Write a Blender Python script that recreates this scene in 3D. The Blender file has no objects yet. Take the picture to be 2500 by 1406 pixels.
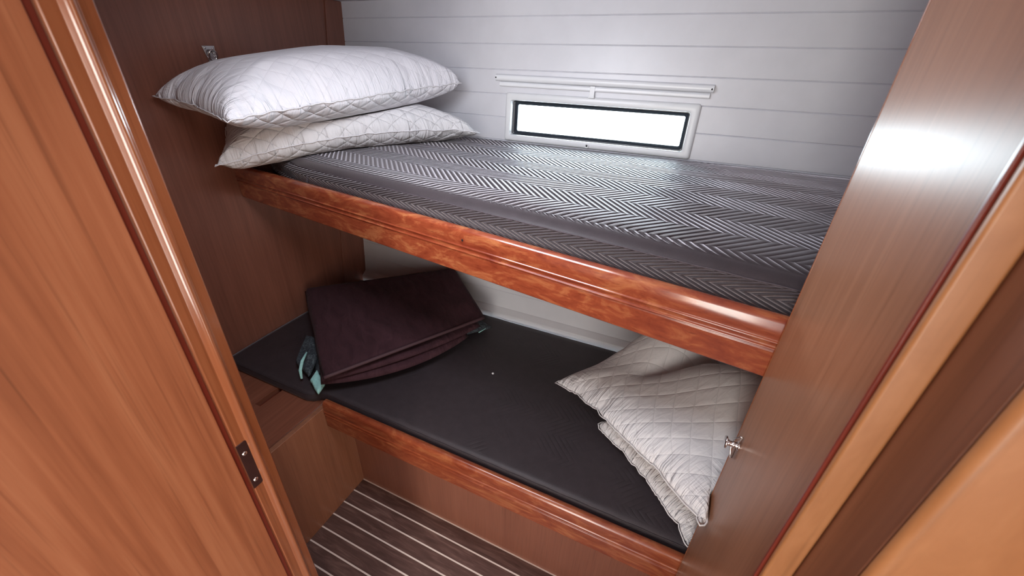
import bpy, math, random
import numpy as np
from mathutils import Vector, Matrix

scene = bpy.context.scene
COL = scene.collection
rng = np.random.default_rng(7)

# ------------------------------------------------------------------ helpers
def tag(o, label=None, cat=None, group=None, kind=None):
    if label: o['label'] = label
    if cat: o['category'] = cat
    if group: o['group'] = group
    if kind: o['kind'] = kind
    return o

def empty(name, loc, label=None, cat=None, group=None, kind=None):
    o = bpy.data.objects.new(name, None)
    o.empty_display_size = 0.05
    o.location = loc
    COL.objects.link(o)
    return tag(o, label, cat, group, kind)

def mesh(name, verts, faces, mat, parent=None, origin=None, smooth=False, uv=None, bevel=0.0, seg=2, sub=0, side=None):
    """World-space verts -> one mesh object (child of parent when given)."""
    if parent is not None:
        org = Vector(parent.location)
        if parent.parent is not None: org = org + Vector(parent.parent.location)
    else:
        org = Vector(origin) if origin is not None else Vector((0, 0, 0))
    me = bpy.data.meshes.new(name)
    v = np.asarray(verts, float) - np.array(org)
    me.from_pydata(v.tolist(), [], [list(map(int, f)) for f in faces])
    if uv is not None:
        ul = me.uv_layers.new(name='uv')
        for p in me.polygons:
            for li in p.loop_indices:
                ul.data[li].uv = uv[me.loops[li].vertex_index]
    if side is not None:
        at = me.attributes.new('side', 'FLOAT', 'POINT'); at.data.foreach_set('value', np.asarray(side, dtype=np.float32))
    if smooth:
        for p in me.polygons: p.use_smooth = True
    me.materials.append(mat)
    o = bpy.data.objects.new(name, me)
    COL.objects.link(o)
    if parent is not None: o.parent = parent
    else: o.location = org
    if bevel > 0:
        m = o.modifiers.new('bevel', 'BEVEL'); m.width = bevel; m.segments = seg; m.limit_method = 'ANGLE'
        m.angle_limit = math.radians(35)
        for p in me.polygons: p.use_smooth = True
        w = o.modifiers.new('wn', 'WEIGHTED_NORMAL'); w.keep_sharp = True
    if sub:
        m = o.modifiers.new('sub', 'SUBSURF'); m.levels = sub; m.render_levels = sub
    return o

def box(x0, x1, y0, y1, z0, z1):
    v = [(x0, y0, z0), (x1, y0, z0), (x1, y1, z0), (x0, y1, z0), (x0, y0, z1), (x1, y0, z1), (x1, y1, z1), (x0, y1, z1)]
    f = [(3, 2, 1, 0), (4, 5, 6, 7), (0, 1, 5, 4), (1, 2, 6, 5), (2, 3, 7, 6), (3, 0, 4, 7)]
    return v, f

def join(*parts):
    V, F = [], []
    for v, f in parts:
        n = len(V); V += [tuple(p) for p in v]; F += [tuple(i + n for i in q) for q in f]
    return V, F

def sweep(path, section, closed_caps=True):
    """path: list of (origin, axisA, axisB); section: list of (a,b) closed polygon."""
    V, F = [], []
    n = len(section)
    for o, A, B in path:
        o = np.array(o); A = np.array(A); B = np.array(B)
        for a, b in section: V.append(tuple(o + a * A + b * B))
    for i in range(len(path) - 1):
        for j in range(n):
            k = (j + 1) % n
            F.append((i * n + j, i * n + k, (i + 1) * n + k, (i + 1) * n + j))
    if closed_caps:
        F.append(tuple(range(n))[::-1]); F.append(tuple((len(path) - 1) * n + j for j in range(n)))
    return V, F

def tube(pts, r, n=10, closed=False, caps=True):
    pts = [np.array(p, float) for p in pts]; N = len(pts); V, F = [], []
    up = np.array([0.13, 0.31, 0.94])
    for i, p in enumerate(pts):
        if closed: d = pts[(i + 1) % N] - pts[i - 1]
        else: d = pts[min(i + 1, N - 1)] - pts[max(i - 1, 0)]
        d = d / (np.linalg.norm(d) + 1e-12)
        a = np.cross(d, up); a /= np.linalg.norm(a) + 1e-12; b = np.cross(d, a)
        rr = r[i] if hasattr(r, '__len__') else r
        for k in range(n):
            t = 2 * math.pi * k / n
            V.append(tuple(p + rr * (math.cos(t) * a + math.sin(t) * b)))
    for i in range(N if closed else N - 1):
        i2 = (i + 1) % N
        for k in range(n):
            k2 = (k + 1) % n
            F.append((i * n + k, i * n + k2, i2 * n + k2, i2 * n + k))
    if caps and not closed:
        F.append(tuple(range(n))[::-1]); F.append(tuple((N - 1) * n + k for k in range(n)))
    return V, F

def lathe(profile, c, axis, n=24):
    """profile: (r, h) list along axis from c."""
    ax = np.array(axis, float); ax /= np.linalg.norm(ax)
    a = np.cross(ax, [0.2, 0.9, 0.37]); a /= np.linalg.norm(a); b = np.cross(ax, a)
    V, F = [], []
    for r, h in profile:
        for k in range(n):
            t = 2 * math.pi * k / n
            V.append(tuple(np.array(c) + h * ax + r * (math.cos(t) * a + math.sin(t) * b)))
    for i in range(len(profile) - 1):
        for k in range(n):
            k2 = (k + 1) % n
            F.append((i * n + k, i * n + k2, (i + 1) * n + k2, (i + 1) * n + k))
    F.append(tuple(range(n))[::-1]); F.append(tuple((len(profile) - 1) * n + k for k in range(n)))
    return V, F

# ------------------------------------------------------------------ materials
def new_mat(name):
    m = bpy.data.materials.new(name); m.use_nodes = True
    nt = m.node_tree; nt.nodes.clear()
    out = nt.nodes.new('ShaderNodeOutputMaterial')
    b = nt.nodes.new('ShaderNodeBsdfPrincipled')
    nt.links.new(b.outputs[0], out.inputs[0])
    return m, nt, b

def nd(nt, typ, **kw):
    n = nt.nodes.new(typ)
    for k, v in kw.items(): setattr(n, k, v)
    return n

def mathn(nt, op, a, b=None, c=None, clamp=False):
    n = nt.nodes.new('ShaderNodeMath'); n.operation = op; n.use_clamp = clamp
    for i, x in enumerate((a, b, c)):
        if x is None: continue
        if isinstance(x, (int, float)): n.inputs[i].default_value = x
        else: nt.links.new(x, n.inputs[i])
    return n.outputs[0]

def ramp(nt, fac, stops):
    r = nt.nodes.new('ShaderNodeValToRGB')
    e = r.color_ramp.elements
    while len(e) < len(stops): e.new(0.5)
    for el, (p, c) in zip(e, stops): el.position = p; el.color = (*c, 1)
    nt.links.new(fac, r.inputs[0])
    return r.outputs[0]

def noise(nt, vec, scale, detail=4, rough=.55, dist=0.0):
    n = nt.nodes.new('ShaderNodeTexNoise')
    n.inputs['Scale'].default_value = scale; n.inputs['Detail'].default_value = detail
    n.inputs['Roughness'].default_value = rough; n.inputs['Distortion'].default_value = dist
    nt.links.new(vec, n.inputs['Vector'])
    return n.outputs['Fac']

def mapping(nt, vec, scale, rot=(0, 0, 0), loc=(0, 0, 0)):
    m = nt.nodes.new('ShaderNodeMapping')
    m.inputs['Scale'].default_value = scale; m.inputs['Rotation'].default_value = rot; m.inputs['Location'].default_value = loc
    nt.links.new(vec, m.inputs['Vector'])
    return m.outputs[0]

def bump(nt, bsdf, height, strength=0.3, dist=0.002, prev=None):
    b = nt.nodes.new('ShaderNodeBump')
    b.inputs['Strength'].default_value = strength; b.inputs['Distance'].default_value = dist
    nt.links.new(height, b.inputs['Height'])
    if prev is not None: nt.links.new(prev, b.inputs['Normal'])
    nt.links.new(b.outputs[0], bsdf.inputs['Normal'])
    return b.outputs[0]

def wood(name, dark, mid, light, axis='Z', fine=160, rough=.28, coat=.25, figure=0.0, streak=.5, seed=0.0, spec=.5):
    m, nt, b = new_mat(name)
    tc = nd(nt, 'ShaderNodeTexCoord').outputs['Object']
    s = {'X': (.035, 1, 1), 'Y': (1, .035, 1), 'Z': (1, 1, .035)}[axis]
    v = mapping(nt, tc, s, loc=(seed, seed * .7, seed * .3))
    n1 = noise(nt, v, fine, 5, .6)
    n2 = noise(nt, v, fine * .16, 4, .6, .6)
    n3 = noise(nt, v, fine * .5, 3, .5)
    f = mathn(nt, 'ADD', mathn(nt, 'MULTIPLY', n1, .30), mathn(nt, 'MULTIPLY', n2, .45))
    f = mathn(nt, 'ADD', f, mathn(nt, 'MULTIPLY', n3, .25))
    if figure > 0:
        sf = {'X': (.35, 1, 1), 'Y': (1, .35, 1), 'Z': (1, 1, .35)}[axis]
        vf = mapping(nt, tc, sf, loc=(seed + 3, 1, 2), rot=(0, .12, 0))
        nf = noise(nt, vf, 26, 5, .62, 1.6)
        f = mathn(nt, 'ADD', mathn(nt, 'MULTIPLY', f, 1 - figure), mathn(nt, 'MULTIPLY', nf, figure))
    w = .5 - streak * .34
    c = ramp(nt, f, [(max(.02, .5 - streak * .3), dark), (.5, mid), (min(.98, .5 + streak * .3), light)])
    # fine dark pores
    p = noise(nt, mapping(nt, tc, tuple(x * (1 if x == 1 else .5) for x in s)), fine * 2.2, 2, .5)
    pm = mathn(nt, 'MULTIPLY', mathn(nt, 'SUBTRACT', .42, p, clamp=True), 2.4, clamp=True)
    mx = nd(nt, 'ShaderNodeMix', data_type='RGBA')
    nt.links.new(pm, mx.inputs[0]); nt.links.new(c, mx.inputs[6]); mx.inputs[7].default_value = (*[x * .55 for x in dark], 1)
    nt.links.new(mx.outputs[2], b.inputs['Base Color'])
    b.inputs['Roughness'].default_value = rough
    b.inputs['Specular IOR Level'].default_value = spec
    b.inputs['Coat Weight'].default_value = coat; b.inputs['Coat Roughness'].default_value = max(.05, rough * .55)
    bump(nt, b, n1, .05 if 'jamb' not in name else .015, .0005)
    return m

def plain(name, col, rough=.5, metal=0.0, spec=.5, coat=0.0, nscale=0, namp=.06):
    m, nt, b = new_mat(name)
    tc = nd(nt, 'ShaderNodeTexCoord').outputs['Object']
    n = noise(nt, tc, nscale or 30, 3)
    c = ramp(nt, n, [(.3, tuple(x * (1 - namp) for x in col)), (.7, tuple(min(1, x * (1 + namp)) for x in col))])
    nt.links.new(c, b.inputs['Base Color'])
    b.inputs['Roughness'].default_value = rough; b.inputs['Metallic'].default_value = metal
    b.inputs['Specular IOR Level'].default_value = spec; b.inputs['Coat Weight'].default_value = coat
    return m

M = {}
M['wall_wood'] = wood('brown veneer', (.165, .060, .040), (.21, .080, .053), (.26, .10, .066), 'Z', 150, .33, .15, streak=.7)
M['partition_wood'] = wood('glossy veneer', (.225, .096, .050), (.275, .122, .066), (.335, .157, .087), 'Z', 170, .31, .0, streak=.7, seed=2, spec=.2)
M['front_wood'] = wood('orange mahogany', (.205, .062, .026), (.295, .099, .044), (.37, .142, .068), 'Z', 95, .38, .08, streak=.5, seed=5)
M['jamb_wood'] = wood('jamb mahogany', (.19, .056, .022), (.235, .076, .031), (.285, .10, .043), 'Z', 140, .17, .6, streak=.7, seed=8)
M['amber_wood'] = wood('amber cherry', (.29, .112, .040), (.37, .155, .058), (.45, .205, .085), 'Z', 60, .42, .05, figure=.5, streak=.8, seed=3)
M['shade_rebate_wood'] = wood('rebate darkened for shade', (.13, .045, .022), (.165, .06, .03), (.20, .078, .04), 'Z', 120, .45, .0, seed=15)  # post wood darkened: shade of the recessed side face put into the colour
M['groove_wood'] = wood('dark red groove', (.14, .02, .012), (.19, .03, .018), (.23, .04, .022), 'Z', 120, .3, .2, seed=9)
M['rail_wood'] = wood('figured mahogany', (.14, .019, .010), (.255, .054, .022), (.46, .175, .068), 'X', 120, .2, .5, figure=.58, streak=.62, seed=4)
M['lower_rail_wood'] = wood('figured mahogany low', (.15, .023, .011), (.26, .060, .024), (.42, .155, .062), 'X', 120, .24, .4, figure=.58, streak=.62, seed=11)
M['panel_wood'] = wood('berth panel veneer', (.21, .077, .048), (.26, .098, .061), (.31, .122, .077), 'Z', 150, .36, .1, streak=.7, seed=6)
M['locker_wood'] = wood('locker veneer', (.235, .096, .052), (.285, .12, .067), (.335, .147, .084), 'Z', 150, .38, .1, streak=.6, seed=12)
M['lid_wood'] = wood('locker lid veneer', (.17, .058, .034), (.22, .076, .044), (.27, .1, .058), 'Y', 150, .4, .1, streak=.6, seed=13)
M['passage_wood'] = wood('passage veneer', (.30, .11, .05), (.38, .15, .07), (.45, .19, .09), 'Z', 90, .4, .1, seed=20)
M['white_plank'] = plain('white painted planking', (.70, .70, .74), .34, spec=.45, nscale=14, namp=.025)
M['ceiling_white'] = plain('off white headlining', (.66, .65, .70), .6, nscale=20, namp=.02)
M['white_plastic'] = plain('white plastic', (.78, .79, .81), .3, nscale=20, namp=.015)
M['blind_plastic'] = plain('blind plastic', (.84, .85, .88), .26, nscale=20, namp=.015)
M['black_rubber'] = plain('black gasket', (.018, .024, .034), .28, spec=.6, nscale=60)
M['screw_dark'] = plain('dark screw', (.04, .04, .045), .35, metal=.6)
M['chrome'] = plain('chrome', (.86, .86, .88), .1, metal=1.0, namp=.02)
M['steel'] = plain('satin steel', (.62, .60, .60), .24, metal=1.0, namp=.05)
M['bronze_plate'] = plain('brown strike metal', (.055, .024, .022), .32, metal=.4, namp=.1)
M['aqua'] = None

# glass: clear pane
def mk_glass():
    m = bpy.data.materials.new('clear glass'); m.use_nodes = True
    nt = m.node_tree; nt.nodes.clear()
    out = nt.nodes.new('ShaderNodeOutputMaterial'); mx = nt.nodes.new('ShaderNodeMixShader')
    t = nt.nodes.new('ShaderNodeBsdfTransparent'); g = nt.nodes.new('ShaderNodeBsdfGlossy'); f = nt.nodes.new('ShaderNodeFresnel')
    t.inputs[0].default_value = (.95, .985, 1, 1); g.inputs['Roughness'].default_value = .03; f.inputs[0].default_value = 1.45
    nt.links.new(f.outputs[0], mx.inputs[0]); nt.links.new(t.outputs[0], mx.inputs[1]); nt.links.new(g.outputs[0], mx.inputs[2])
    nt.links.new(mx.outputs[0], out.inputs[0])
    return m
M['glass'] = mk_glass()

# floor: dark walnut with pale inlaid strips, strips run along X
def mk_floor():
    m, nt, b = new_mat('walnut and holly sole')
    tc = nd(nt, 'ShaderNodeTexCoord').outputs['Object']
    sep = nd(nt, 'ShaderNodeSeparateXYZ'); nt.links.new(tc, sep.inputs[0])
    y = mathn(nt, 'ADD', sep.outputs[1], 5.0 * .0551 * 40 - .7465 + .0049)
    fr = mathn(nt, 'FRACT', mathn(nt, 'DIVIDE', y, .0551))
    line = mathn(nt, 'LESS_THAN', fr, .095)
    row = mathn(nt, 'FLOOR', mathn(nt, 'DIVIDE', y, .0551))
    comb = nd(nt, 'ShaderNodeCombineXYZ')
    nt.links.new(mathn(nt, 'ADD', sep.outputs[0], mathn(nt, 'MULTIPLY', row, 3.7)), comb.inputs[0])
    nt.links.new(sep.outputs[1], comb.inputs[1])
    v = mapping(nt, comb.outputs[0], (.16, 1, 1))
    n1 = noise(nt, v, 42, 5, .6, 1.2); n2 = noise(nt, mapping(nt, comb.outputs[0], (.05, 1, 1)), 260, 3)
    f = mathn(nt, 'ADD', mathn(nt, 'MULTIPLY', n1, .7), mathn(nt, 'MULTIPLY', n2, .3))
    c = ramp(nt, f, [(.3, (.062, .033, .028)), (.52, (.12, .066, .057)), (.72, (.22, .135, .117))])
    mx = nd(nt, 'ShaderNodeMix', data_type='RGBA')
    nt.links.new(line, mx.inputs[0]); nt.links.new(c, mx.inputs[6]); mx.inputs[7].default_value = (.80, .71, .66, 1)
    nt.links.new(mx.outputs[2], b.inputs['Base Color'])
    b.inputs['Roughness'].default_value = .36
    bump(nt, b, n2, .1, .0005)
    return m
M['floor'] = mk_floor()

# quilted chevron velvet
def mk_velvet(name, base, strength, fade_x=None, sheen=.6, depth=.004, patch=0.0):
    m, nt, b = new_mat(name)
    tc = nd(nt, 'ShaderNodeTexCoord')
    sep = nd(nt, 'ShaderNodeSeparateXYZ'); nt.links.new(tc.outputs['UV'], sep.inputs[0])
    u, v = sep.outputs[0], sep.outputs[1]
    # the chevron rows run a little askew to the slanting front edge
    vp = mathn(nt, 'SUBTRACT', v, mathn(nt, 'MULTIPLY', mathn(nt, 'MULTIPLY_ADD', u, .049, .0137), mathn(nt, 'MULTIPLY_ADD', v, 40.0, -4.0, clamp=True)))
    fr = mathn(nt, 'FRACT', mathn(nt, 'ADD', mathn(nt, 'DIVIDE', vp, .15), 40.1))
    tri = mathn(nt, 'MULTIPLY', mathn(nt, 'ABSOLUTE', mathn(nt, 'SUBTRACT', mathn(nt, 'MULTIPLY', fr, 2.0), 1.0)), .075)
    # tri = max at fr=0, 0 at fr=.5
    ph = mathn(nt, 'DIVIDE', mathn(nt, 'ADD', u, tri), .0205)
    s = mathn(nt, 'ABSOLUTE', mathn(nt, 'SINE', mathn(nt, 'MULTIPLY', ph, math.pi)))
    h = mathn(nt, 'POWER', s, .6)
    obj = tc.outputs['Object']
    big = noise(nt, obj, 5.5, 3, .5)
    mask = mathn(nt, 'MULTIPLY_ADD', big, 4.0, -1.1, clamp=True)
    if fade_x is not None:
        so = nd(nt, 'ShaderNodeSeparateXYZ'); nt.links.new(obj, so.inputs[0])
        # brushed-flat nap towards the foot of the bed, chevrons stay on the side
        g = mathn(nt, 'MULTIPLY_ADD', mathn(nt, 'SUBTRACT', so.outputs[0], fade_x), -5.0, 1.0, clamp=True)
        mask = mathn(nt, 'MAXIMUM', g, mathn(nt, 'MULTIPLY', mask, .16))
        mask = mathn(nt, 'MAXIMUM', mask, mathn(nt, 'MULTIPLY_ADD', v, -60.0, 4.2, clamp=True))
    elif patch:
        mask = mathn(nt, 'MULTIPLY_ADD', big, 7.0, -3.9, clamp=True)
    # plain welt band along the rolled front edge
    band = mathn(nt, 'MULTIPLY_ADD', mathn(nt, 'ABSOLUTE', mathn(nt, 'SUBTRACT', v, .094)), 70.0, -1.9, clamp=True)
    mask = mathn(nt, 'MULTIPLY', mask, band)
    hh = mathn(nt, 'MULTIPLY', h, mask)
    wv = noise(nt, obj, 420, 2)
    soft = noise(nt, obj, 38, 3)
    c0 = ramp(nt, mathn(nt, 'ADD', mathn(nt, 'MULTIPLY', soft, .5), mathn(nt, 'MULTIPLY', wv, .5)), [(.3, tuple(x * .8 for x in base)), (.7, tuple(x * 1.25 for x in base))])
    mx = nd(nt, 'ShaderNodeMix', data_type='RGBA')
    nt.links.new(mathn(nt, 'MULTIPLY', mathn(nt, 'SUBTRACT', 1.0, mathn(nt, 'MULTIPLY', s, 2.2, clamp=True)), mathn(nt, 'MULTIPLY', mask, .75)), mx.inputs[0])
    nt.links.new(c0, mx.inputs[6]); mx.inputs[7].default_value = (*[x * .25 for x in base], 1)  # grooves darkened in the colour to deepen the shade between chevron ridges
    nt.links.new(mx.outputs[2], b.inputs['Base Color'])
    b.inputs['Roughness'].default_value = .52; b.inputs['Specular IOR Level'].default_value = .42
    b.inputs['Sheen Weight'].default_value = sheen; b.inputs['Sheen Roughness'].default_value = .32
    b.inputs['Sheen Tint'].default_value = (.90, .84, .90, 1)
    n1 = bump(nt, b, wv, .12, .0008)
    bump(nt, b, hh, strength, depth, n1)
    return m
M['velvet'] = mk_velvet('quilted plum grey velvet', (.040, .030, .034), 1.0, fade_x=.36, sheen=.85, depth=.010)
M['velvet_low'] = mk_velvet('smooth dark velvet', (.036, .027, .031), .5, None, sheen=.16, depth=.0022, patch=1)
M['velvet_seam'] = plain('velvet welt', (.060, .046, .055), .7, nscale=200, namp=.2)
M['velvet_low_seam'] = plain('dark velvet welt', (.034, .024, .028), .7, nscale=200, namp=.2)

def mk_cotton(name, base, quilt, depth, cell=.046, wr=1.0, under=0.0):
    m, nt, b = new_mat(name)
    tc = nd(nt, 'ShaderNodeTexCoord'); uvv = tc.outputs['UV']
    sep = nd(nt, 'ShaderNodeSeparateXYZ'); nt.links.new(uvv, sep.inputs[0])
    k = math.pi / cell / math.sqrt(2)
    wob = mathn(nt, 'MULTIPLY', noise(nt, uvv, 9, 2), .012)
    a = mathn(nt, 'MULTIPLY', mathn(nt, 'ADD', mathn(nt, 'ADD', sep.outputs[0], sep.outputs[1]), wob), k)
    c = mathn(nt, 'MULTIPLY', mathn(nt, 'SUBTRACT', mathn(nt, 'SUBTRACT', sep.outputs[0], sep.outputs[1]), wob), k)
    sa = mathn(nt, 'ABSOLUTE', mathn(nt, 'SINE', a)); sc_ = mathn(nt, 'ABSOLUTE', mathn(nt, 'SINE', c))
    q = mathn(nt, 'MINIMUM', sa, sc_)
    qh = mathn(nt, 'POWER', mathn(nt, 'MULTIPLY', mathn(nt, 'MINIMUM', q, .7), 1.43), .42)
    w1 = noise(nt, mapping(nt, uvv, (1, .42, 1), rot=(0, 0, .35)), 48, 3, .55, .5)
    w2 = noise(nt, uvv, 900, 2)
    seam = mathn(nt, 'SUBTRACT', 1.0, mathn(nt, 'MULTIPLY', q, 9.0), clamp=True)
    mx = nd(nt, 'ShaderNodeMix', data_type='RGBA')
    nt.links.new(mathn(nt, 'MULTIPLY', seam, .22 * quilt), mx.inputs[0])
    mx.inputs[6].default_value = (*base, 1); mx.inputs[7].default_value = (*[x * .72 for x in base], 1)
    nt.links.new(mx.outputs[2], b.inputs['Base Color'])
    b.inputs['Roughness'].default_value = .7; b.inputs['Specular IOR Level'].default_value = .3
    b.inputs['Sheen Weight'].default_value = .15
    b.inputs['Subsurface Weight'].default_value = .0
    n1 = bump(nt, b, w2, .05, .0004)
    n2 = bump(nt, b, w1, .4 * wr, .004, n1)
    # short gathers running in from the sewn edges
    ex = mathn(nt, 'SUBTRACT', .37, mathn(nt, 'ABSOLUTE', sep.outputs[0])); ey = mathn(nt, 'SUBTRACT', .25, mathn(nt, 'ABSOLUTE', sep.outputs[1]))
    for e_, scl in ((ey, (1, .10, 1)), (ex, (.10, 1, 1))):
        g = noise(nt, mapping(nt, uvv, scl), 62, 3, .55, .6)
        fall = mathn(nt, 'POWER', mathn(nt, 'SUBTRACT', 1.0, mathn(nt, 'DIVIDE', e_, .13), clamp=True), 1.2)
        n2 = bump(nt, b, mathn(nt, 'MULTIPLY', g, fall), 1.0, .016 * wr, n2)
    sd = nd(nt, 'ShaderNodeAttribute', attribute_name='side')
    qh = mathn(nt, 'MULTIPLY', qh, mathn(nt, 'MULTIPLY_ADD', sd.outputs['Fac'], under, 1.0))
    bump(nt, b, qh, quilt, depth, n2)
    return m
M['cotton_plain'] = mk_cotton('white cotton smooth', (.80, .79, .84), .6, .0016, wr=.8, under=3.6)
M['cotton_quilt'] = mk_cotton('white cotton quilted', (.79, .78, .80), .8, .0038)
M['cotton_cream'] = mk_cotton('ivory cotton quilted', (.76, .745, .75), .55, .0032, cell=.052)
M['piping'] = plain('white cotton seam', (.78, .77, .80), .75, nscale=300, namp=.08)
M['piping_cream'] = plain('ivory cotton seam', (.72, .70, .70), .75, nscale=300, namp=.08)

def mk_blanket():
    m, nt, b = new_mat('plum brown quilt cotton')
    tc = nd(nt, 'ShaderNodeTexCoord'); uvv = tc.outputs['UV']
    n1 = noise(nt, mapping(nt, uvv, (1.0, .35, 1), rot=(0, 0, .2)), 30, 4, .6, .8)
    n2 = noise(nt, uvv, 500, 2)
    c = ramp(nt, n1, [(.3, (.038, .014, .019)), (.7, (.060, .024, .031))])
    nt.links.new(c, b.inputs['Base Color'])
    b.inputs['Roughness'].default_value = .85; b.inputs['Specular IOR Level'].default_value = .2; b.inputs['Sheen Weight'].default_value = .03
    p = bump(nt, b, n2, .15, .0006)
    bump(nt, b, n1, 1.0, .010, p)
    return m
M['blanket'] = mk_blanket()
M['blanket_hem'] = plain('plum brown hem', (.062, .027, .034), .75, nscale=400, namp=.15)

def mk_print():
    m, nt, b = new_mat('slate printed cotton')
    tc = nd(nt, 'ShaderNodeTexCoord').outputs['Object']
    n1 = noise(nt, tc, 60, 3, .6, 2.0)
    c = ramp(nt, n1, [(.42, (.022, .027, .036)), (.56, (.05, .062, .072)), (.66, (.10, .125, .135))])
    nt.links.new(c, b.inputs['Base Color']); b.inputs['Roughness'].default_value = .8
    return m
M['print'] = mk_print()
M['aqua'] = plain('aqua cotton', (.33, .62, .60), .75, nscale=120, namp=.12)

# ------------------------------------------------------------------ camera (position is the origin of the room, eye height 1.55 m)
EYE = np.array([0, 0, 1.55])
FPX = 971.755
def cam_axes(yaw=-0.411079368, pitch=0.507186832, roll=0.0358014442):
    cy, sy, cp, sp, cr, sr = math.cos(yaw), math.sin(yaw), math.cos(pitch), math.sin(pitch), math.cos(roll), math.sin(roll)
    d = np.array([sy * cp, cy * cp, -sp]); r0 = np.array([cy, -sy, 0]); u0 = np.cross(r0, d)
    return cr * r0 + sr * u0, -sr * r0 + cr * u0, d
r_, u_, d_ = cam_axes()
cam = bpy.data.cameras.new('camera'); co = bpy.data.objects.new('camera', cam); COL.objects.link(co)
mw = Matrix.Identity(4)
for i in range(3):
    mw[i][0], mw[i][1], mw[i][2], mw[i][3] = r_[i], u_[i], -d_[i], EYE[i]
co.matrix_world = mw
cam.sensor_width = 36; cam.sensor_fit = 'HORIZONTAL'; cam.lens = FPX * 36 / 2500
cam.shift_y = 0.0
cam.clip_start = .01
cam.dof.use_dof = True; cam.dof.focus_distance = 1.25; cam.dof.aperture_fstop = 5.0
scene.camera = co

# ------------------------------------------------------------------ room shell
ZC = 1.762                       # headlining height
XL, XR = -1.482, .62
def hull_y(z):                   # hull side leans outwards going up
    return float(np.interp(z, [0, .50, .60, 1.0, 1.30, 1.50, 1.76, 2.0], [1.30, 1.405, 1.425, 1.462, 1.49, 1.503, 1.525, 1.54]))

v, f = box(-1.6, 1.35, -1.35, .80, -.03, 0.0)
tag(mesh('floor', v, f, M['floor'], origin=(0, 0, 0)), kind='structure')

# planked hull side with the window hole cut in it
SEAMS = [.572, .655, .737, .819, .90, .98, 1.06, 1.14, 1.218, 1.298, 1.38, 1.46, 1.54, 1.621, 1.704]
WX0, WX1, WZ0, WZ1 = -.690, -.040, 1.308, 1.452
zs = []
for s in SEAMS: zs += [(s - .0022, 0.0), (s, .0035), (s + .0022, 0.0)]
zs += [(0.2, 0), (.40, 0), (.50, 0), (ZC + .03, 0), (WZ0, 0), (WZ1, 0)]
zs.sort()
xs = [XL - .06, -1.2, WX0, -.365, WX1, .3, XR + .04]
V, F = [], []
for z, g in zs:
    for x in xs: V.append((x, hull_y(z) + g, z))
nx = len(xs)
for i in range(len(zs) - 1):
    for j in range(nx - 1):
        zm = (zs[i][0] + zs[i + 1][0]) / 2; xm = (xs[j] + xs[j + 1]) / 2
        if WX0 < xm < WX1 and WZ0 < zm < WZ1: continue
        F.append((i * nx + j, i * nx + j + 1, (i + 1) * nx + j + 1, (i + 1) * nx + j))
nfront = len(V)
V += [(x, y + .035, z) for x, y, z in V[:nfront]]
F += [tuple(k + nfront for k in q[::-1]) for q in F]
for (ia, ib) in (((WX0, WZ0), (WX1, WZ0)), ((WX1, WZ0), (WX1, WZ1)), ((WX1, WZ1), (WX0, WZ1)), ((WX0, WZ1), (WX0, WZ0))):
    n = len(V)
    V += [(ia[0], hull_y(ia[1]), ia[1]), (ib[0], hull_y(ib[1]), ib[1]), (ib[0], hull_y(ib[1]) + .035, ib[1]), (ia[0], hull_y(ia[1]) + .035, ia[1])]
    F.append((n, n + 1, n + 2, n + 3))
hull = tag(mesh('wall_back', V, F, M['white_plank']), kind='structure')
# white ledge where the planking stops above the lower mattress
v, f = sweep([((XL, 0, 0), (0, 1, 0), (0, 0, 1)), ((XR, 0, 0), (0, 1, 0), (0, 0, 1))],
             [(hull_y(.50) - .012, .42), (hull_y(.50) - .012, .556), (hull_y(.575) - .002, .576), (hull_y(.575) + .01, .576), (hull_y(.5) + .01, .42)])
tag(mesh('baseboard_back', v, f, M['white_plank'], bevel=.004), kind='structure')

# left bulkhead
v, f = box(XL - .03, XL, -1.35, 1.62, 0, ZC + .03)
tag(mesh('wall_left', v, f, M['wall_wood']), kind='structure')
# scribed filler strip along the hull
pl = [(1.258 - .012, .40), (1.447 - .006, ZC - .001), (1.6, ZC - .001), (1.6, .40)]
V = [(XL - .001, y, z) for y, z in pl] + [(XL + .006, y, z) for y, z in pl]
F = [(3, 2, 1, 0), (4, 5, 6, 7), (0, 1, 5, 4), (1, 2, 6, 5), (2, 3, 7, 6), (3, 0, 4, 7)]
tag(mesh('trim_1', V, F, M['wall_wood'], bevel=.0015), kind='structure')

v, f = box(-1.55, 1.35, -1.35, 1.62, ZC, ZC + .03)
tag(mesh('ceiling', v, f, M['ceiling_white']), kind='structure')
# foot-end bulkhead and passage shell
v, f = box(XR, XR + .03, .36, 1.62, 0, ZC + .02)
tag(mesh('wall_right', v, f, M['wall_wood']), kind='structure')
v, f = box(1.30, 1.33, -1.35, .40, 0, ZC + .02)
tag(mesh('wall_passage', v, f, M['passage_wood']), kind='structure')
v, f = box(-1.5, 1.35, -1.35, -1.32, 0, ZC + .02)
tag(mesh('wall_rear', v, f, M['passage_wood']), kind='structure')

# partition beside the doorway (glossy, edge towards the berths)
PX, PY = .1834, .6444
v, f = box(PX, PX + .02, .335, PY - .003, 0.0, ZC + .005)
tag(mesh('wall_partition', v, f, M['partition_wood'], bevel=.001), kind='structure')
v, f = box(PX - .0006, PX + .0206, PY - .0028, PY, 0.0, ZC + .005)
tag(mesh('trim_2', v, f, M['jamb_wood'], bevel=.0009), kind='structure')

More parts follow.
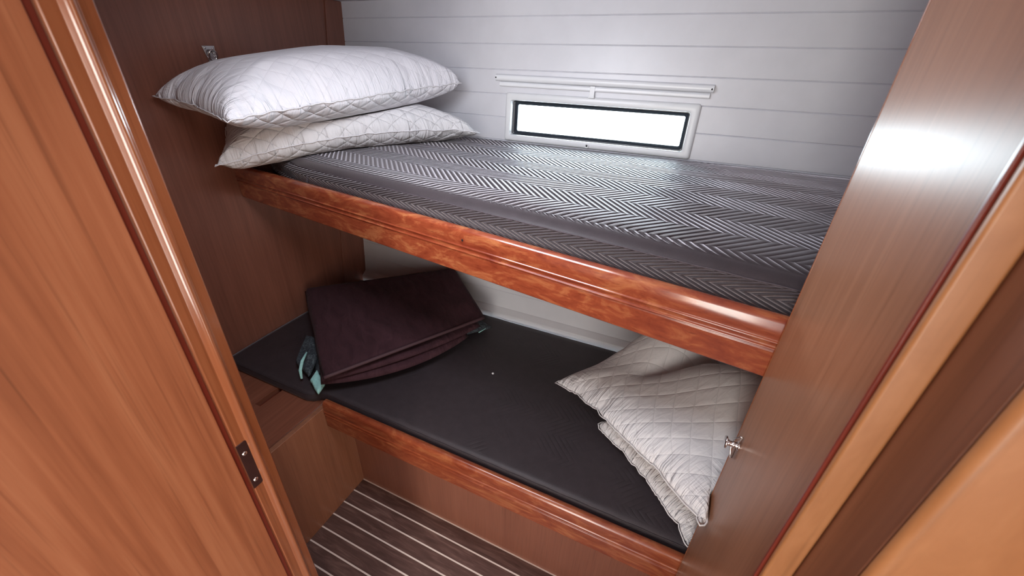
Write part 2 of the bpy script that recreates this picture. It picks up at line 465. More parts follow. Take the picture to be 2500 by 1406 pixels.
# doorway, left side: moulded jamb
JX = -.58
prof = [(-.05, .268), (-.002, .268), (0, .266), (0, .2545)]
prof += [(.0085 * math.sin(math.pi * k / 12), .2535 - .0155 * k / 12 + .0 * k) for k in range(0, 13)]
prof += [(0, .2365), (0, .2240), (-.001, .2228), (-.009, .2222), (-.0095, .2145), (-.0095, .2), (-.05, .2)]
v, f = sweep([((JX, 0, 0.0), (1, 0, 0), (0, 1, 0)), ((JX, 0, ZC), (1, 0, 0), (0, 1, 0))], prof)
jamb = tag(mesh('trim_3', v, f, M['jamb_wood'], bevel=.0006), kind='structure')
v, f = box(JX - .0094, JX - .0080, .2143, .2221, 0, ZC)
tag(mesh('trim_4', v, f, M['groove_wood']), kind='structure')
# near wall panel beside it
v, f = box(JX - .045, JX - .001, -.45, .2138, 0, ZC)
tag(mesh('wall_front', v, f, M['front_wood'], bevel=.0015), kind='structure')
v, f = box(-1.5, JX - .048, .235, .262, 0, ZC)
tag(mesh('wall_near', v, f, M['wall_wood']), kind='structure')

# doorway, right side: stepped post
post = [(PX - .012, .3345), (PX + .0102, .331), (PX + .0102, .3448), (PX - .010, .3448)]
v, f = sweep([((0, 0, 0), (1, 0, 0), (0, 1, 0)), ((0, 0, ZC), (1, 0, 0), (0, 1, 0))], post)
tag(mesh('trim_5', v, f, M['amber_wood'], bevel=.003, seg=3), kind='structure')
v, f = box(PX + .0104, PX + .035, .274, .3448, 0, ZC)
tag(mesh('trim_7', v, f, M['shade_rebate_wood'], bevel=.001), kind='structure')
post = [(PX + .0104, .2735), (PX + .0104, .266), (PX + .016, .262), (PX + .075, .256), (PX + .082, .250), (PX + .082, .15), (PX + .5, .15), (PX + .5, .2735)]
v, f = sweep([((0, 0, 0), (1, 0, 0), (0, 1, 0)), ((0, 0, ZC), (1, 0, 0), (0, 1, 0))], post)
tag(mesh('trim_8', v, f, M['amber_wood'], bevel=.003, seg=3), kind='structure')
v, f = box(PX - .0125, PX + .0, .3452, .3492, 0, ZC)
tag(mesh('trim_6', v, f, M['groove_wood'], bevel=.001), kind='structure')
v, f = box(PX + .04, 1.33, .335, .36, 0, ZC)
tag(mesh('wall_near_right', v, f, M['passage_wood']), kind='structure')

# ------------------------------------------------------------------ window 1
HT = np.array([0, hull_y(1.45) - hull_y(1.30), .15]); HT /= np.linalg.norm(HT)     # up along the hull
HN = np.array([0, -HT[2], HT[1]])                                                  # into the room
def hp(x, z, d=0.0):
    t = (z - 1.38) / HT[2]
    return np.array([x, hull_y(1.38), 1.38]) + t * HT + d * HN
win = empty('window_1', tuple(hp(-.365, 1.298)), kind='structure')

def rrect(x0, x1, z0, z1, r, n=5):
    P = []
    for cx, cz, a0 in ((x1 - r, z0 + r, -90), (x1 - r, z1 - r, 0), (x0 + r, z1 - r, 90), (x0 + r, z0 + r, 180)):
        for i in range(n + 1):
            a = math.radians(a0 + 90 * i / n); P.append((cx + r * math.cos(a), cz + r * math.sin(a)))
    return P
def ring(loops):
    """loops: list of (points list, depth) -> band surfaces."""
    V, F = [], []
    n = len(loops[0][0])
    for P, d in loops:
        dd = d if hasattr(d, '__len__') else [d] * n
        for (x, z), q in zip(P, dd): V.append(tuple(hp(x, z, q)))
    for i in range(len(loops) - 1):
        for j in range(n):
            k = (j + 1) % n
            F.append((i * n + j, i * n + k, (i + 1) * n + k, (i + 1) * n + j))
    return V, F
def grow(b, e): return (b[0] - e, b[1] + e, b[2] - e, b[3] + e)
outer = (-.703, -.024, 1.2985, 1.466)
inner = (-.681, -.052, 1.3205, 1.4405)
O = lambda e, r: rrect(*grow(outer, e), r)
I = lambda e, r: rrect(*grow(inner, e), r)
v, f = ring([(O(0, .010), -.002), (O(0, .010), .004), (O(-.003, .009), .009), (O(-.007, .008), .0105), (I(.003, .009), .0105), (I(.001, .008), .0095), (I(0, .008), .007), (I(-.0005, .0075), -.030)])
fr = mesh('frame', v, f, M['white_plastic'], parent=win, smooth=True)
v, f = lathe([(.0085, 0), (.0085, .004), (.0075, .005), (.004, .005), (.0035, .003)], hp(-.372, 1.3085, .0095), HN, 20)
bs = mesh('catch_boss', v, f, M['white_plastic'], parent=win, smooth=True)
v, f = lathe([(.0036, 0), (.003, .002), (.0012, .0026)], hp(-.372, 1.3085, .0125), HN, 12)
mesh('screw', v, f, M['screw_dark'], parent=win)
gk = (-.6775, -.0545, 1.3225, 1.4385)
G = lambda e, r: rrect(*grow(gk, e), r)
v, f = ring([(G(.004, .007), -.0155), (G(0, .006), -.015), (G(-.003, .005), -.016), (G(-.0105, .004), -.024), (G(-.012, .004), -.028), (G(-.012, .004), -.034)])
mesh('gasket', v, f, M['black_rubber'], parent=win, smooth=True)
g = grow(gk, -.0115)
P0 = rrect(*g, .004)
V = [tuple(hp(x, z, -.0275)) for x, z in P0] + [tuple(hp(x, z, -.031)) for x, z in P0]
n = len(P0)
F = [tuple(range(n)), tuple(range(2 * n - 1, n - 1, -1))] + [(j, n + j, n + (j + 1) % n, (j + 1) % n) for j in range(n)]
mesh('pane', V, F, M['glass'], parent=win)

# ------------------------------------------------------------------ roller blind above the window
bl = empty('roller_blind', tuple(hp(-.375, 1.483, 0)), 'slim white roller blind cassette mounted above the small window', 'blind')
sec = [(0, .0), (.010, .0), (.0155, .003), (.018, .008), (.018, .0135), (.0155, .0185), (.010, .021), (.004, .0225), (0, .0225)]
def along(x0, z0, x1, z1, sec):
    return sweep([(hp(x0, z0), HN, HT), (hp(x1, z1), HN, HT)], sec)
v, f = along(-.748, 1.5025, -.0005, 1.4985, sec)
mesh('cassette', v, f, M['blind_plastic'], parent=bl, bevel=.0012)
v, f = along(-.731, 1.4855, -.008, 1.4815, [(0.001, 0), (.009, 0), (.0115, .003), (.0115, .010), (.009, .0135), (.001, .0165)])
mesh('bottom_bar', v, f, M['blind_plastic'], parent=bl, bevel=.001)
v, f = box(0, 1, 0, 1, 0, 1)
def tabv(x0, x1, z0, z1, d0, d1): return [tuple(hp(x0 + (x1 - x0) * a, z0 + (z1 - z0) * c, d0 + (d1 - d0) * b)) for a, b, c in v]
mesh('pull_tab', join((tabv(-.386, -.369, 1.465, 1.4995, .0095, .0135), f), (tabv(-.388, -.367, 1.4625, 1.4665, .0095, .019), f))[0],
     join((v, f), (v, f))[1], M['white_plastic'], parent=bl, bevel=.0008)
for x, z in ((-.743, 1.5125), (-.0065, 1.5075)):
    vv, ff = lathe([(.0028, 0), (.0028, .0012), (.002, .0018)], hp(x, z, .0172), HN, 12)
    mesh('screw', vv, ff, M['screw_dark'], parent=bl)
for x, z in ((-.553, 1.4632), (-.192, 1.4600)):
    pass

# ------------------------------------------------------------------ berths
def rail_line(X): return .9 - .149 * (X + 1.5)          # front face of the upper lee board
RH = .115
# section: a = outward (towards cabin), b = up from the bottom edge; front face at a=0, back at a=-.03
def rail_section():
    P = [(-.03, .0), (-.004, .0), (-.001, .0015), (0, .004), (0, .0530), (-.0012, .0545), (-.0012, .0560), (.0016, .0575), (.0022, .0590), (.0012, .0605), (-.0012, .0615),
         (-.0012, .0690), (.0014, .0702), (.0020, .0717), (.0010, .0732), (-.0006, .0742), (-.0004, .082), (0, .090)]
    for k in range(1, 9):
        t = math.pi * k / 9 * .98
        P.append((-.0145 + .0145 * math.cos(t), .0985 + .0165 * math.sin(t)))
    P += [(-.03, .094)]
    return P
n_up = np.array([0, 0, 1.0])
ub = empty('upper_berth', (-.45, 1.1, 1.105), 'fixed upper bunk with a figured mahogany lee board', 'bunk')
nrm = np.array([-.149, -1, 0]); nrm /= np.linalg.norm(nrm)
path = []
x0, x1 = XL + .002, .60
for i in range(9):
    X = x0 + (x1 - x0) * i / 8
    path.append(((X, rail_line(X), 1.105), nrm, n_up))
v, f = sweep(path, rail_section())
# slanted left end of the board
v = [tuple(p) for p in v]
nsec = len(rail_section())
v = [(p[0] + (.010 * (1 - (p[2] - 1.105) / RH) if i < nsec else 0), p[1] - (.149 * .010 * (1 - (p[2] - 1.105) / RH) if i < nsec else 0), p[2]) for i, p in enumerate(v)]
rail = mesh('lee_board', v, f, M['rail_wood'], parent=ub, bevel=.0006, seg=1)
vv, ff = lathe([(.0028, 0), (.0028, .0006)], (-.455, rail_line(-.455) - .0005, 1.105 + .0875), nrm, 12)
mesh('screw_hole', vv, ff, M['screw_dark'], parent=ub)
V, F = [], []
ztop, zbot = 1.172, 1.145
pl = [(x0 + .003, rail_line(x0) + .0305), (x1, rail_line(x1) + .0305), (x1, hull_y(1.15) - .004), (x0 + .003, hull_y(1.15) - .004)]
V = [(x, y, zbot) for x, y in pl] + [(x, y, ztop) for x, y in pl]
F = [(3, 2, 1, 0), (4, 5, 6, 7), (0, 1, 5, 4), (1, 2, 6, 5), (2, 3, 7, 6), (3, 0, 4, 7)]
mesh('bunk_board', V, F, M['wall_wood'], parent=ub)

LY = .65
lb = empty('lower_berth', (-.35, 1.0, 0), 'built-in lower berth with plain front panel and mahogany lee board', 'bunk')
path = [((X, LY, .413), (0, -1, 0), (0, 0, 1)) for X in np.linspace(-.978, .60, 8)]
v, f = sweep(path, rail_section())
mesh('lee_board', v, f, M['lower_rail_wood'], parent=lb, bevel=.0006, seg=1)
v, f = box(-.979, .60, .7465, .765, .0, .43)
mesh('front_panel', v, f, M['panel_wood'], parent=lb)
v, f = box(-.979, .60, .681, hull_y(.45) - .034, .43, .4975)
mesh('berth_board', v, f, M['panel_wood'], parent=lb)

# locker box at the head of the lower berth
lk = empty('locker', (-1.23, .6, 0), 'wooden locker box in the left corner at the head of the lower berth', 'locker')
v, f = box(-.998, -.98, .27, 1.30, 0, .4955)
mesh('side_panel', v, f, M['locker_wood'], parent=lk, bevel=.0015)
v, f = box(XL + .003, -.9985, .27, .46, 0, .474)
mesh('carcass', v, f, M['locker_wood'], parent=lk)
# lid with finger slot
sx0, sx1, sy0, sy1 = -1.206, -1.180, .565, .66
xs_ = [XL + .004, sx0, sx1, -1.003]; ys_ = [.27, sy0, sy1, 1.30]
V, F = [], []
for z in (.476, .4965):
    for y in ys_:
        for x in xs_: V.append((x, y, z))
for j in range(3):
    for i in range(3):
        if i == 1 and j == 1: continue
        a = j * 4 + i
        F.append((a + 4, a + 5, a + 1, a)); F.append((16 + a, 16 + a + 1, 16 + a + 5, 16 + a + 4))
for a, b in ((0, 3), (3, 15), (15, 12), (12, 0)): F.append((a, b, b + 16, a + 16))
for a, b in ((5, 9), (9, 10), (10, 6), (6, 5)): F.append((a, b, b + 16, a + 16))
mesh('lid', V, F, M['lid_wood'], parent=lk)
v, f = box(sx0 - .01, sx1 + .01, sy0 - .01, sy1 + .01, .463, .4755)
mesh('slot_recess', v, f, M['groove_wood'], parent=lk)

from mathutils.bvhtree import BVHTree
def bvh_of(*objs):
    V, F = [], []
    for o in objs:
        n = len(V); off = Vector(o.location)
        p = o.parent
        while p is not None: off = off + Vector(p.location); p = p.parent
        V += [tuple(v.co + off) for v in o.data.vertices]; F += [tuple(i + n for i in q.vertices) for q in o.data.polygons]
    return BVHTree.FromPolygons(V, F)
def above(P, tree, gap=.003, zmax=9.0):
    P = P.copy()
    for i, p in enumerate(P):
        h = tree.ray_cast(Vector((p[0], p[1], 3.0)), Vector((0, 0, -1)))[0]
        if h is not None and p[2] < h.z + gap and h.z < zmax: P[i, 2] = h.z + gap
    return P
def below(P, tree, gap=.003):
    P = P.copy()
    for i, p in enumerate(P):
        h = tree.ray_cast(Vector((p[0], p[1], .2)), Vector((0, 0, 1)))[0]
        if h is not None and p[2] > h.z - gap: P[i, 2] = h.z - gap
    return P

# ------------------------------------------------------------------ mattresses
def mattress(name, x0, x1, front, back, zb, ztf, ztb, rad, mat, seam_mat, label, vs0, bulge=.006, wav=.004):
    cx = (x0 + x1) / 2
    root = empty(name, (cx, (front(cx) + back) / 2, zb), label, 'mattress')
    nX = 90
    zt = ztf - rad - .006
    def v_side(z): return -.015 + (z - zt) * (.075 / .024)
    secs = []
    for i in range(nX + 1):
        t = i / nX
        X = x0 + (x1 - x0) * t
        yf = front(X); rh = rad * 1.6
        P = []
        h = ztf - zb
        # side up
        for k in range(7):
            q = k / 6
            P.append((yf - bulge * math.sin(math.pi * q), zb + (h - rad) * q, v_side(zb + (h - rad) * q)))
        for k in range(1, 7):
            a = math.pi / 2 * k / 6
            P.append((yf + rh * (1 - math.cos(a)), ztf - rad + rad * math.sin(a), (.03, .06, .094, .1055, .1175, .13)[k - 1]))
        nb = 26
        for k in range(1, nb + 1):
            q = k / nb
            y = yf + rh + (back - .012 - yf - rh) * q
            dist = y - yf
            z = ztf + (ztb - ztf) * (1 - math.exp(-dist / .45)) / (1 - math.exp(-(back - yf) / .45))
            z += wav * math.sin(X * 5.3 + 1.0) * math.sin(y * 6.1 + .4) * min(1, q * 4)
            P.append((y, z, .13 + (dist - rh)))
        P.append((back - .003, P[-1][1] - .012, P[-1][2] + .015))
        P.append((back - .002, zb, P[-1][2] + .08))
        # rounded ends
        e = min(t, 1 - t) * (x1 - x0)
        secs.append((X, P))
    V, F, UV = [], [], []
    n = len(secs[0][1])
    for X, P in secs:
        for y, z, s in P:
            V.append((X, y, z)); UV.append((X, s + vs0))
    for i in range(nX):
        for j in range(n):
            k = (j + 1) % n
            F.append((i * n + j, i * n + k, (i + 1) * n + k, (i + 1) * n + j)) if k else F.append((i * n + j, i * n, (i + 1) * n, (i + 1) * n + j))
    F = [q[::-1] for q in F]
    F.append(tuple(range(n))); F.append(tuple(nX * n + j for j in range(n))[::-1])
    o = mesh('cover', V, F, mat, parent=root, smooth=True, uv=UV)
    # stitched seam along the upper front edge
    pts = []
    for i, (X, P) in enumerate(secs):
        y, z, s = P[8]
        pts.append((X, y - .0004, z + .0006 + .0006 * math.sin(i * 1.7)))
    v, f = tube(pts, .0016, 6)
    mesh('seam', v, f, seam_mat, parent=root, smooth=True)
    return root, o
def upper_front(X): return rail_line(X) + .039 + .45 * max(0, -1.09 - X) ** 1.5
mu, mu_cover = mattress('mattress', XL + .012, .60, upper_front, hull_y(1.28) - .012, 1.1735, 1.268, 1.2985, .030,
              M['velvet'], M['velvet_seam'], 'upper bunk mattress in grey plum chevron-quilted velvet', .0)
v, f = tube([(-1.088, upper_front(-1.09) - .0075 * math.sin(math.pi * q) + (.02 * q ** 6), 1.176 + .078 * q) for q in np.linspace(0, 1, 10)], .0016, 6)
mesh('corner_seam', v, f, M['velvet_seam'], parent=mu, smooth=True)
def lower_front(X): return .686 - .032 * min(1, max(0, (-1.004 - X) / .04))
ml, ml_cover = mattress('mattress', XL + .010, .60, lower_front, hull_y(.5) - .018, .4985, .533, .540, .014,
              M['velvet_low'], M['velvet_low_seam'], 'lower berth mattress in smooth dark brown velvet under the upper bunk', .0, bulge=.003, wav=.002)

# ------------------------------------------------------------------ pillows (cloth blown up between two sewn sheets, then laid in place)
def cushion_shape(nu=60, nv=42, L=.74, W=.50, frames=36, press=10, seed=1):
    r = np.random.default_rng(seed)
    idx = {}; verts = []; faces = []; uvs = []
    for s in (0, 1):
        for i in range(nu + 1):
            for j in range(nv + 1):
                if s == 1 and (i in (0, nu) or j in (0, nv)): idx[s, i, j] = idx[0, i, j]; continue
                idx[s, i, j] = len(verts)
                x = (i / nu - .5) * L; y = (j / nv - .5) * W
                b = (1 - abs(2 * i / nu - 1) ** 3) * (1 - abs(2 * j / nv - 1) ** 3) * .01
                jit = r.normal() * .0006
                verts.append((x, y, (b if s == 0 else -b) + jit)); uvs.append((x, y))
    for s in (0, 1):
        for i in range(nu):
            for j in range(nv):
                q = [idx[s, i, j], idx[s, i + 1, j], idx[s, i + 1, j + 1], idx[s, i, j + 1]]
                faces.append(q if s == 0 else q[::-1])
    me = bpy.data.meshes.new('tmp'); me.from_pydata(verts, [], faces)
    o = bpy.data.objects.new('tmp', me); COL.objects.link(o)
    m = o.modifiers.new('c', 'CLOTH'); st = m.settings
    st.quality = 6; st.mass = .1; st.tension_stiffness = 40; st.compression_stiffness = 40; st.shear_stiffness = 20; st.bending_stiffness = .03
    st.use_pressure = True; st.uniform_pressure_force = press; st.air_damping = 3
    st.tension_damping = 10; st.compression_damping = 10; st.shear_damping = 10
    st.effector_weights.gravity = 0
    m.point_cache.frame_end = frames
    scene.frame_start = 1; scene.frame_end = frames
    for fr_ in range(1, frames + 1): scene.frame_set(fr_)
    ev = o.evaluated_get(bpy.context.evaluated_depsgraph_get())
    c = np.empty(len(verts) * 3); ev.data.vertices.foreach_get('co', c); c = c.reshape(-1, 3)
    bpy.data.objects.remove(o); bpy.data.meshes.remove(me)
    scene.frame_set(1)
    rim = [idx[0, i, 0] for i in range(nu + 1)] + [idx[0, nu, j] for j in range(1, nv + 1)] + [idx[0, i, nv] for i in range(nu - 1, -1, -1)] + [idx[0, 0, j] for j in range(nv - 1, 0, -1)]
    return c, faces, uvs, rim, (nu, nv), idx
SH = cushion_shape()
SH2 = cushion_shape(press=7, seed=5)

def pillow(name, shape, FL, FR, BR, BL, up, dn, mat, pmat, label, group, extra=None, bow=(0, 0, 0), post=None, fray=.004, straight=.55, plump=.72):
    c, faces, uvs, rim, (nu, nv), idx = shape
    c = c.copy()
    uv = np.array(uvs); U = uv[:, 0] / .74 + .5; Vv = uv[:, 1] / .50 + .5
    # keep the seam shrink of the blown shape, but in units where the corners are exact
    ext = np.array([abs(c[:, 0]).max() * 2, abs(c[:, 1]).max() * 2])
    a = np.clip(c[:, 0] / ext[0] + .5, 0, 1) * (1 - straight) + U * straight
    b = np.clip(c[:, 1] / ext[1] + .5, 0, 1) * (1 - straight) + Vv * straight
    FL, FR, BR, BL = map(np.array, (FL, FR, BR, BL))
    A = a[:, None]; B = b[:, None]
    base = (1 - A) * (1 - B) * FL + A * (1 - B) * FR + A * B * BR + (1 - A) * B * BL
    ex = (FR - FL + BR - BL); ey = (BL - FL + BR - FR)
    nrm_ = np.cross(ex, ey); nrm_ /= np.linalg.norm(nrm_)
    if nrm_[2] < 0: nrm_ = -nrm_
    h = c[:, 2]; hm = np.abs(h).max(); h = np.sign(h) * hm * (np.abs(h) / hm) ** plump; h[rim] = c[rim, 2] * .35
    P = base + nrm_ * np.where(h > 0, h * up, h * dn)[:, None]
    dome = (4 * a * (1 - a)) * (4 * b * (1 - b))
    P += np.array(bow) * dome[:, None]
    if extra is not None: P = extra(P, a, b, h)
    if post is not None: P = post(P)
    root = empty(name, tuple(P.mean(0)), label, 'pillow', group)
    body = mesh('cushion', P, faces, mat, parent=root, smooth=True, uv=uvs, sub=1, side=(c[:, 2] < 0).astype(float))
    # sewn edge
    R = P[rim]; ctr = P.mean(0)
    r2 = np.random.default_rng(len(label))
    out = []
    for k, p in enumerate(R):
        d = p - ctr; d[2] *= .2; d /= np.linalg.norm(d)
        out.append(p + d * (.0006 + fray * .2 * r2.random()) + np.array([0, 0, .0012 * r2.normal()]))
    if post is not None: out = list(post(np.array(out)))
    v_, f_ = tube(out, .0017, 6, closed=True)
    mesh('sewn_edge', v_, f_, pmat, parent=root, smooth=True)
    return body

GP = 'white pillows stacked on the bunks'
def sm(x): x = np.clip(x, 0, 1); return x * x * (3 - 2 * x)
T_MU, T_RAIL, T_ML = bvh_of(mu_cover), bvh_of(rail), bvh_of(ml_cover)
def clampL(P):
    P = P.copy(); P[:, 0] = np.maximum(P[:, 0], XL + .012)
    lim = np.array([hull_y(z) - .008 for z in P[:, 2]]); P[:, 1] = np.minimum(P[:, 1], lim)
    return P
pb = pillow('pillow', SH, (-1.066, .652, 1.411), (-.812, 1.387, 1.4965), (-1.13, 1.44, 1.52), (-1.455, .716, 1.447), .82, .55,
            M['cotton_plain'], M['piping'], 'plump white pillow lying uppermost on the top bunk pair', GP, post=clampL)
T_B = bvh_of(pb)
# lower one of the pair on the top bunk: its front seam rides up in the middle
def extraA(P, a, b, h):
    P = P.copy()
    P[:, 2] += .042 * (4 * a * (1 - a)) ** .8 * (1 - b)
    return P
def restA(P):
    P = below(clampL(P), T_B, .004)
    return above(above(P, T_RAIL, .004, 1.24), T_MU, .004)
pillow('pillow', SH2, (-1.285, .728, 1.257), (-.738, 1.368, 1.332), (-1.10, 1.45, 1.37), (-1.47, .90, 1.345), .62, .55,
       M['cotton_quilt'], M['piping'], 'lower white quilted pillow of the pair on the top bunk', GP, extraA, post=restA, plump=.62)

# pair on the lower berth, squeezed against the partition
def clampR(P):
    P = P.copy()
    lim = np.where(P[:, 1] < PY + .004, PX - .004, PX - .004 + np.maximum(0, P[:, 1] - PY - .004) * 2.2)
    P[:, 0] = np.minimum(P[:, 0], np.minimum(lim, XR - .01))
    lim2 = np.array([hull_y(z) - .014 for z in P[:, 2]]); P[:, 1] = np.minimum(P[:, 1], lim2)
    fl = np.where(P[:, 1] > .645, .535, .3)
    P[:, 2] = np.minimum(np.maximum(P[:, 2], fl), 1.09)
    return above(P, T_ML, .004)
def extraC(P, a, b, h):
    P = P.copy()
    # folded across: a sharp valley runs from the middle to the far right edge
    d = (.36 + (b - .5) * .20) - a
    k = sm((b - .28) / .5)
    back = .085 * np.sin(math.pi * np.clip(d / .44, 0, 1)) ** .8
    hump = .075 * np.sin(math.pi * np.clip(-d / .62, 0, 1)) ** .75
    P[:, 2] += k * (np.where(d > 0, back, hump) - .042 * np.exp(-(d / .045) ** 2)) * np.where(h > -.01, 1, .3)
    return P
pc = pillow('pillow', SH, (-.268, .995, .632), (.176, .562, .782), (.47, .93, .80), (.06, 1.32, .73), .46, .42,
            M['cotton_cream'], M['piping_cream'], 'white diamond-quilted pillow with a creased middle, uppermost on the lower berth beside the partition', GP, extraC, post=clampR)
T_C = bvh_of(pc)
def postD(P): return above(below(clampR(P), T_C, .004), T_ML, .004)
pillow('pillow', SH2, (-.10, .915, .575), (.186, .658, .570), (.50, .98, .60), (.08, 1.30, .585), .42, .34,
       M['cotton_cream'], M['piping_cream'], 'lower white quilted pillow mostly hidden under another on the lower berth', GP, post=postD)

# ------------------------------------------------------------------ folded bedding
def slab(FL, FR, BR, BL, th0, th1, name, mat, parent, layers=1, seed=0, rough=.003, nu=46, nv=34, bow=0.0, sag=0.0, post=None):
    """a folded cloth layer: closed pad with rounded edges, top surface through the 4 corners"""
    r = np.random.default_rng(seed)
    FL, FR, BR, BL = map(np.array, (FL, FR, BR, BL))
    ph = r.uniform(0, 6, 8)
    V, F, UV = [], [], []
    def pt(a, b):
        p = (1 - a) * (1 - b) * FL + a * (1 - b) * FR + a * b * BR + (1 - a) * b * BL
        w = rough * (math.sin(a * 9 + ph[0] + b * 3) + .7 * math.sin(b * 11 + ph[1] - a * 4) + .5 * math.sin(a * 23 + b * 13 + ph[2]))
        e = min(a, 1 - a, b, 1 - b)
        p = p + np.array([.3 * w, .3 * w, w * min(1, e * 8)])
        p[2] -= sag * (4 * a * (1 - a))
        p = p + np.array([.86, -.5, -.25]) * bow * (4 * a * (1 - a)) * (1 - b) ** 2
        return p
    for s in (0, 1):
        for i in range(nu + 1):
            for j in range(nv + 1):
                a, b = i / nu, j / nv
                e = min(a * 30, (1 - a) * 30, b * 26, (1 - b) * 26, 1.0)
                prof = math.sqrt(max(0, 1 - (1 - e) ** 2))
                th = th0 + (th1 - th0) * b
                p = pt(a, b)
                V.append(tuple(p + np.array([0, 0, -th / 2 + (th / 2 * prof if s == 0 else -th / 2 * prof)]))); UV.append((a * .65, b * .5))
    N = (nu + 1) * (nv + 1)
    for s in (0, 1):
        for i in range(nu):
            for j in range(nv):
                q = [s * N + i * (nv + 1) + j, s * N + (i + 1) * (nv + 1) + j, s * N + (i + 1) * (nv + 1) + j + 1, s * N + i * (nv + 1) + j + 1]
                F.append(q if s == 0 else q[::-1])
    V = np.array(V)
    if post is not None: V = post(V)
    # weld the rims
    import bmesh
    o = mesh(name, V, F, mat, parent=parent, smooth=True, uv=UV)
    bm = bmesh.new(); bm.from_mesh(o.data); bmesh.ops.remove_doubles(bm, verts=bm.verts, dist=1e-5); bm.to_mesh(o.data); bm.free()
    return o, pt

def keep(P):
    P = P.copy(); P[:, 0] = np.maximum(P[:, 0], XL + .012)
    lim = np.array([hull_y(max(z, .5)) - (.020 if z < .58 else .010) for z in P[:, 2]]); P[:, 1] = np.minimum(P[:, 1], lim)
    P[:, 2] = np.maximum(P[:, 2], .542)
    return P
bk = empty('folded_quilt', (-1.05, 1.05, .58), 'folded plum brown quilt lying in the left corner of the lower berth', 'quilt')
lf, _ = slab((-.992, .676, .592), (-.680, 1.135, .598), (-.92, 1.36, .636), (-1.40, 1.03, .632), .020, .026, 'lower_fold', M['blanket'], bk, seed=4, bow=.050, rough=.0025, post=keep)
mf, _ = slab((-.982, .674, .608), (-.655, 1.190, .620), (-.91, 1.38, .668), (-1.43, 1.03, .650), .016, .030, 'middle_fold', M['blanket'], bk, seed=5, sag=.004, bow=.022, rough=.0025, post=keep)
top, pt = slab((-.968, .672, .626), (-.650, 1.224, .644), (-.905, 1.41, .735), (-1.455, 1.03, .672), .016, .050, 'top_fold', M['blanket'], bk, seed=6, rough=.0035, post=keep)
hem = [pt(a, .012) + np.array([.004, -.005, -.004]) for a in np.linspace(.005, .995, 30)]
v, f = tube(hem, .0065, 8)
hm = mesh('hem', v, f, M['blanket_hem'], parent=bk, smooth=True)
T_Q = bvh_of(lf, mf, top, hm)
def underq(P): return above(below(keep(P), T_Q, .003), T_ML, .003)
sh = empty('folded_sheet', (-1.05, 1.0, .54), 'folded slate printed cotton with aqua edging, under the plum quilt', 'bed linen')
slab((-1.075, .715, .566), (-.640, 1.275, .568), (-.93, 1.36, .60), (-1.40, 1.02, .598), .018, .030, 'folds', M['print'], sh, seed=3, post=underq)
slab((-1.19, .735, .575), (-1.08, .700, .572), (-1.17, .86, .59), (-1.27, .86, .59), .026, .03, 'loose_corner', M['print'], sh, seed=8, nu=16, nv=16, post=underq)
o, _ = slab((-1.068, .690, .564), (-.990, .655, .564), (-1.005, .70, .566), (-1.085, .740, .570), .018, .018, 'aqua_corner', M['aqua'], sh, seed=9, nu=14, nv=12, rough=.0015, post=underq)
o['label'] = 'pale aqua turned corner'
v, f = tube([(-1.110, .690, .549), (-1.128, .705, .570), (-1.142, .730, .588), (-1.155, .765, .600)], [.004, .006, .006, .003], 8)
o = mesh('aqua_edging', v, f, M['aqua'], parent=sh, smooth=True); o['label'] = 'pale aqua piped edge'
v, f = tube([(-.668, 1.200, .571), (-.660, 1.222, .572), (-.655, 1.238, .572)], .0019, 8)
o = mesh('aqua_edging', v, f, M['aqua'], parent=sh, smooth=True); o['label'] = 'pale aqua piped edge'

lint = tag(mesh('lint_speck', *lathe([(.002, 0), (.0045, .0015), (.004, .004), (.0015, .0055)], (-.514, 1.028, .541), (.1, 0, 1), 9), M['piping'], origin=(-.514, 1.028, .541), smooth=True),
           'tiny white lint speck on the dark lower mattress', 'lint')

# ------------------------------------------------------------------ fittings
# pad eye with a ring on the left bulkhead, half behind the pillows
pe = empty('wall_eye', (XL, .932, 1.56), 'small chrome ring fitting on the brown bulkhead above the pillows', 'fitting')
pl = [(.913, 1.577), (.953, 1.579), (.948, 1.535), (.925, 1.530)]
V = [(XL + .0005, y, z) for y, z in pl] + [(XL + .004, y, z) for y, z in pl]
F = [(3, 2, 1, 0), (4, 5, 6, 7), (0, 1, 5, 4), (1, 2, 6, 5), (2, 3, 7, 6), (3, 0, 4, 7)]
mesh('plate', V, F, M['steel'], parent=pe, bevel=.0012)
v, f = tube([(XL + .009 + .004 * math.sin(t), .937 + .0125 * math.cos(t), 1.552 + .014 * math.sin(t)) for t in np.linspace(0, 2 * math.pi, 24, endpoint=False)], .0028, 8, closed=True)
mesh('ring', v, f, M['chrome'], parent=pe, smooth=True)
for y, z in ((.921, 1.571), (.946, 1.571)):
    v, f = lathe([(.0035, 0), (.0033, .001), (.0015, .002)], (XL + .0038, y, z), (1, 0, 0), 10)
    mesh('screw', v, f, M['chrome'], parent=pe, smooth=True)

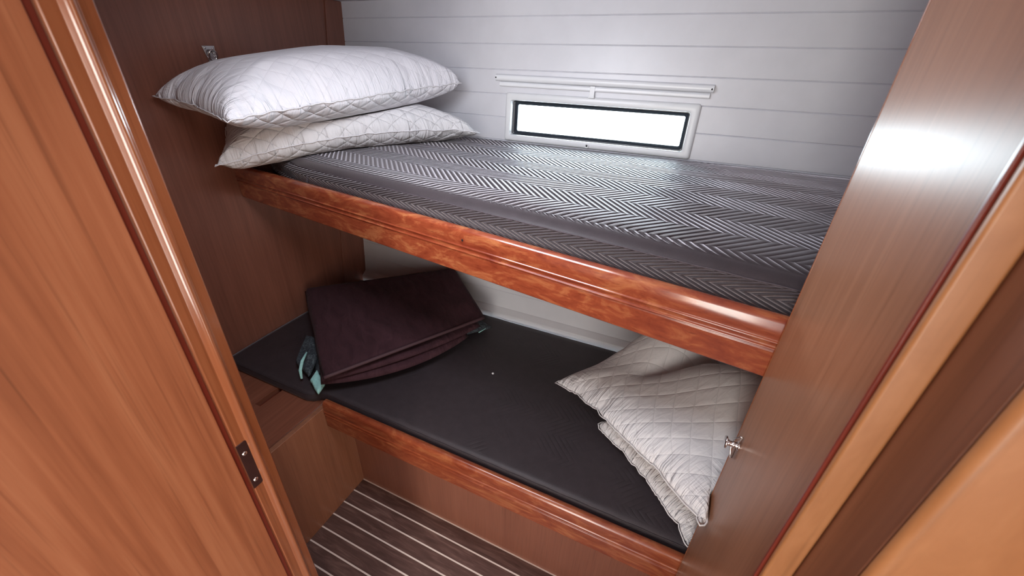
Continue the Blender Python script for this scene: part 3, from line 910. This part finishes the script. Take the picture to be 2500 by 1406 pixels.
# chrome turn hook on the partition edge
ch = empty('mounted_hook', (PX, .612, .975), 'chrome spool hook near the front edge of the glossy partition', 'hook')
v, f = lathe([(.0085, -.0), (.0085, .002), (.0055, .0035), (.0048, .008), (.0066, .009), (.0066, .011), (.0048, .012), (.0048, .0165), (.0062, .0175), (.0062, .019), (.004, .020)], (PX, .612, .975), (-1, .0, 0), 24)
mesh('spool', v, f, M['chrome'], parent=ch, bevel=.0004, seg=1)
v, f = lathe([(.0105, 0), (.0118, .001), (.0112, .0028), (.006, .0036)], (PX - .0205, .612, .975), (-1, 0, 0), 24)
mesh('end_cap', v, f, M['chrome'], parent=ch, smooth=True)
v, f = tube([(PX - .012, .617, .981), (PX - .006, .604, 1.004), (PX - .003, .603, 1.005), (PX - .004, .607, .982), (PX - .004, .613, .968), (PX - .003, .615, .940), (PX - .0055, .617, .938), (PX - .011, .617, .966)], .0014, 8)
mesh('wire_clip', v, f, M['steel'], parent=ch, smooth=True)

# strike plate let into the left jamb
sp = empty('strike_plate', (JX, .232, .94), 'brown metal strike plate with two screws on the left door jamb', 'strike plate')
P0 = []
x0s, y0, y1, z0, z1 = JX + .0012, .2215, .2395, .884, .992
for cy, cz, a0 in ((y1 - .004, z0 + .006, -90), (y1 - .004, z1 - .006, 0)):
    for i in range(6):
        a = math.radians(a0 + 90 * i / 5); P0.append((cy + .004 * math.cos(a), cz + .006 * math.sin(a)))
P0 += [(y0, z1), (y0, z0)]
n = len(P0)
V = [(JX - .0004, y, z) for y, z in P0] + [(x0s, y, z) for y, z in P0]
F = [tuple(range(n))[::-1], tuple(range(n, 2 * n))] + [(j, (j + 1) % n, n + (j + 1) % n, n + j) for j in range(n)]
mesh('plate', V, F, M['bronze_plate'], parent=sp, bevel=.0004, seg=1)
for z in (.9685, .9015):
    v, f = lathe([(.0042, 0), (.004, .0011), (.0025, .002), (.0008, .0022)], (x0s - .0002, .2295, z), (1, 0, 0), 14)
    mesh('screw', v, f, M['chrome'], parent=sp, smooth=True)

# ------------------------------------------------------------------ light
w = bpy.data.worlds.new('sky'); scene.world = w; w.use_nodes = True
nt = w.node_tree; nt.nodes.clear()
out = nt.nodes.new('ShaderNodeOutputWorld'); bg = nt.nodes.new('ShaderNodeBackground')
bg.inputs[0].default_value = (.84, .95, 1.0, 1); bg.inputs[1].default_value = 34.0
nt.links.new(bg.outputs[0], out.inputs[0])

def area(name, loc, target, sx, sy, power, col, spread=180, portal=False):
    l = bpy.data.lights.new(name, 'AREA'); l.shape = 'RECTANGLE'; l.size = sx; l.size_y = sy; l.energy = power; l.color = col
    l.spread = math.radians(spread)
    o = bpy.data.objects.new(name, l); COL.objects.link(o); o.location = loc
    d = Vector(target) - Vector(loc); o.rotation_euler = d.to_track_quat('-Z', 'Y').to_euler()
    if portal: l.cycles.is_portal = True
    return o
c_ = hp(-.366, 1.38, -.05)
area('window_portal', tuple(c_), tuple(c_ + HN), .62, .12, 1, (1, 1, 1), portal=True)
area('deck_hatch_light', (-.50, .55, ZC - .01), (-.40, 1.15, .80), .45, .40, 12.5, (.88, .92, 1.0))
area('added_jamb_light', (.95, -.55, .95), (-.40, .40, .85), .50, 1.5, 15.0, (1.0, .89, .74))  # unseen warm lamp, added to brighten the left jamb and panel
area('added_front_fill', (.22, -1.20, .98), (-.45, 1.0, .75), 1.55, 1.3, 11.0, (.97, .97, 1.0))  # unseen soft fill behind the camera, added to brighten the bunks
area('added_streak_light', (-.22, -1.28, 1.0), (-.30, .6, .85), .38, 1.35, 25.0, (1.0, .965, .88))  # unseen narrow lamp, added for the bright streak on the jamb bead

scene.cycles.max_bounces = 8
scene.cycles.diffuse_bounces = 5
scene.cycles.glossy_bounces = 4
scene.cycles.transmission_bounces = 6
scene.cycles.sample_clamp_indirect = 6.0
scene.cycles.caustics_reflective = False
scene.cycles.caustics_refractive = False
vs = scene.view_settings
vs.view_transform = 'Standard'; vs.look = 'None'; vs.gamma = 1.0; vs.use_curve_mapping = False
vs.exposure = 0.0
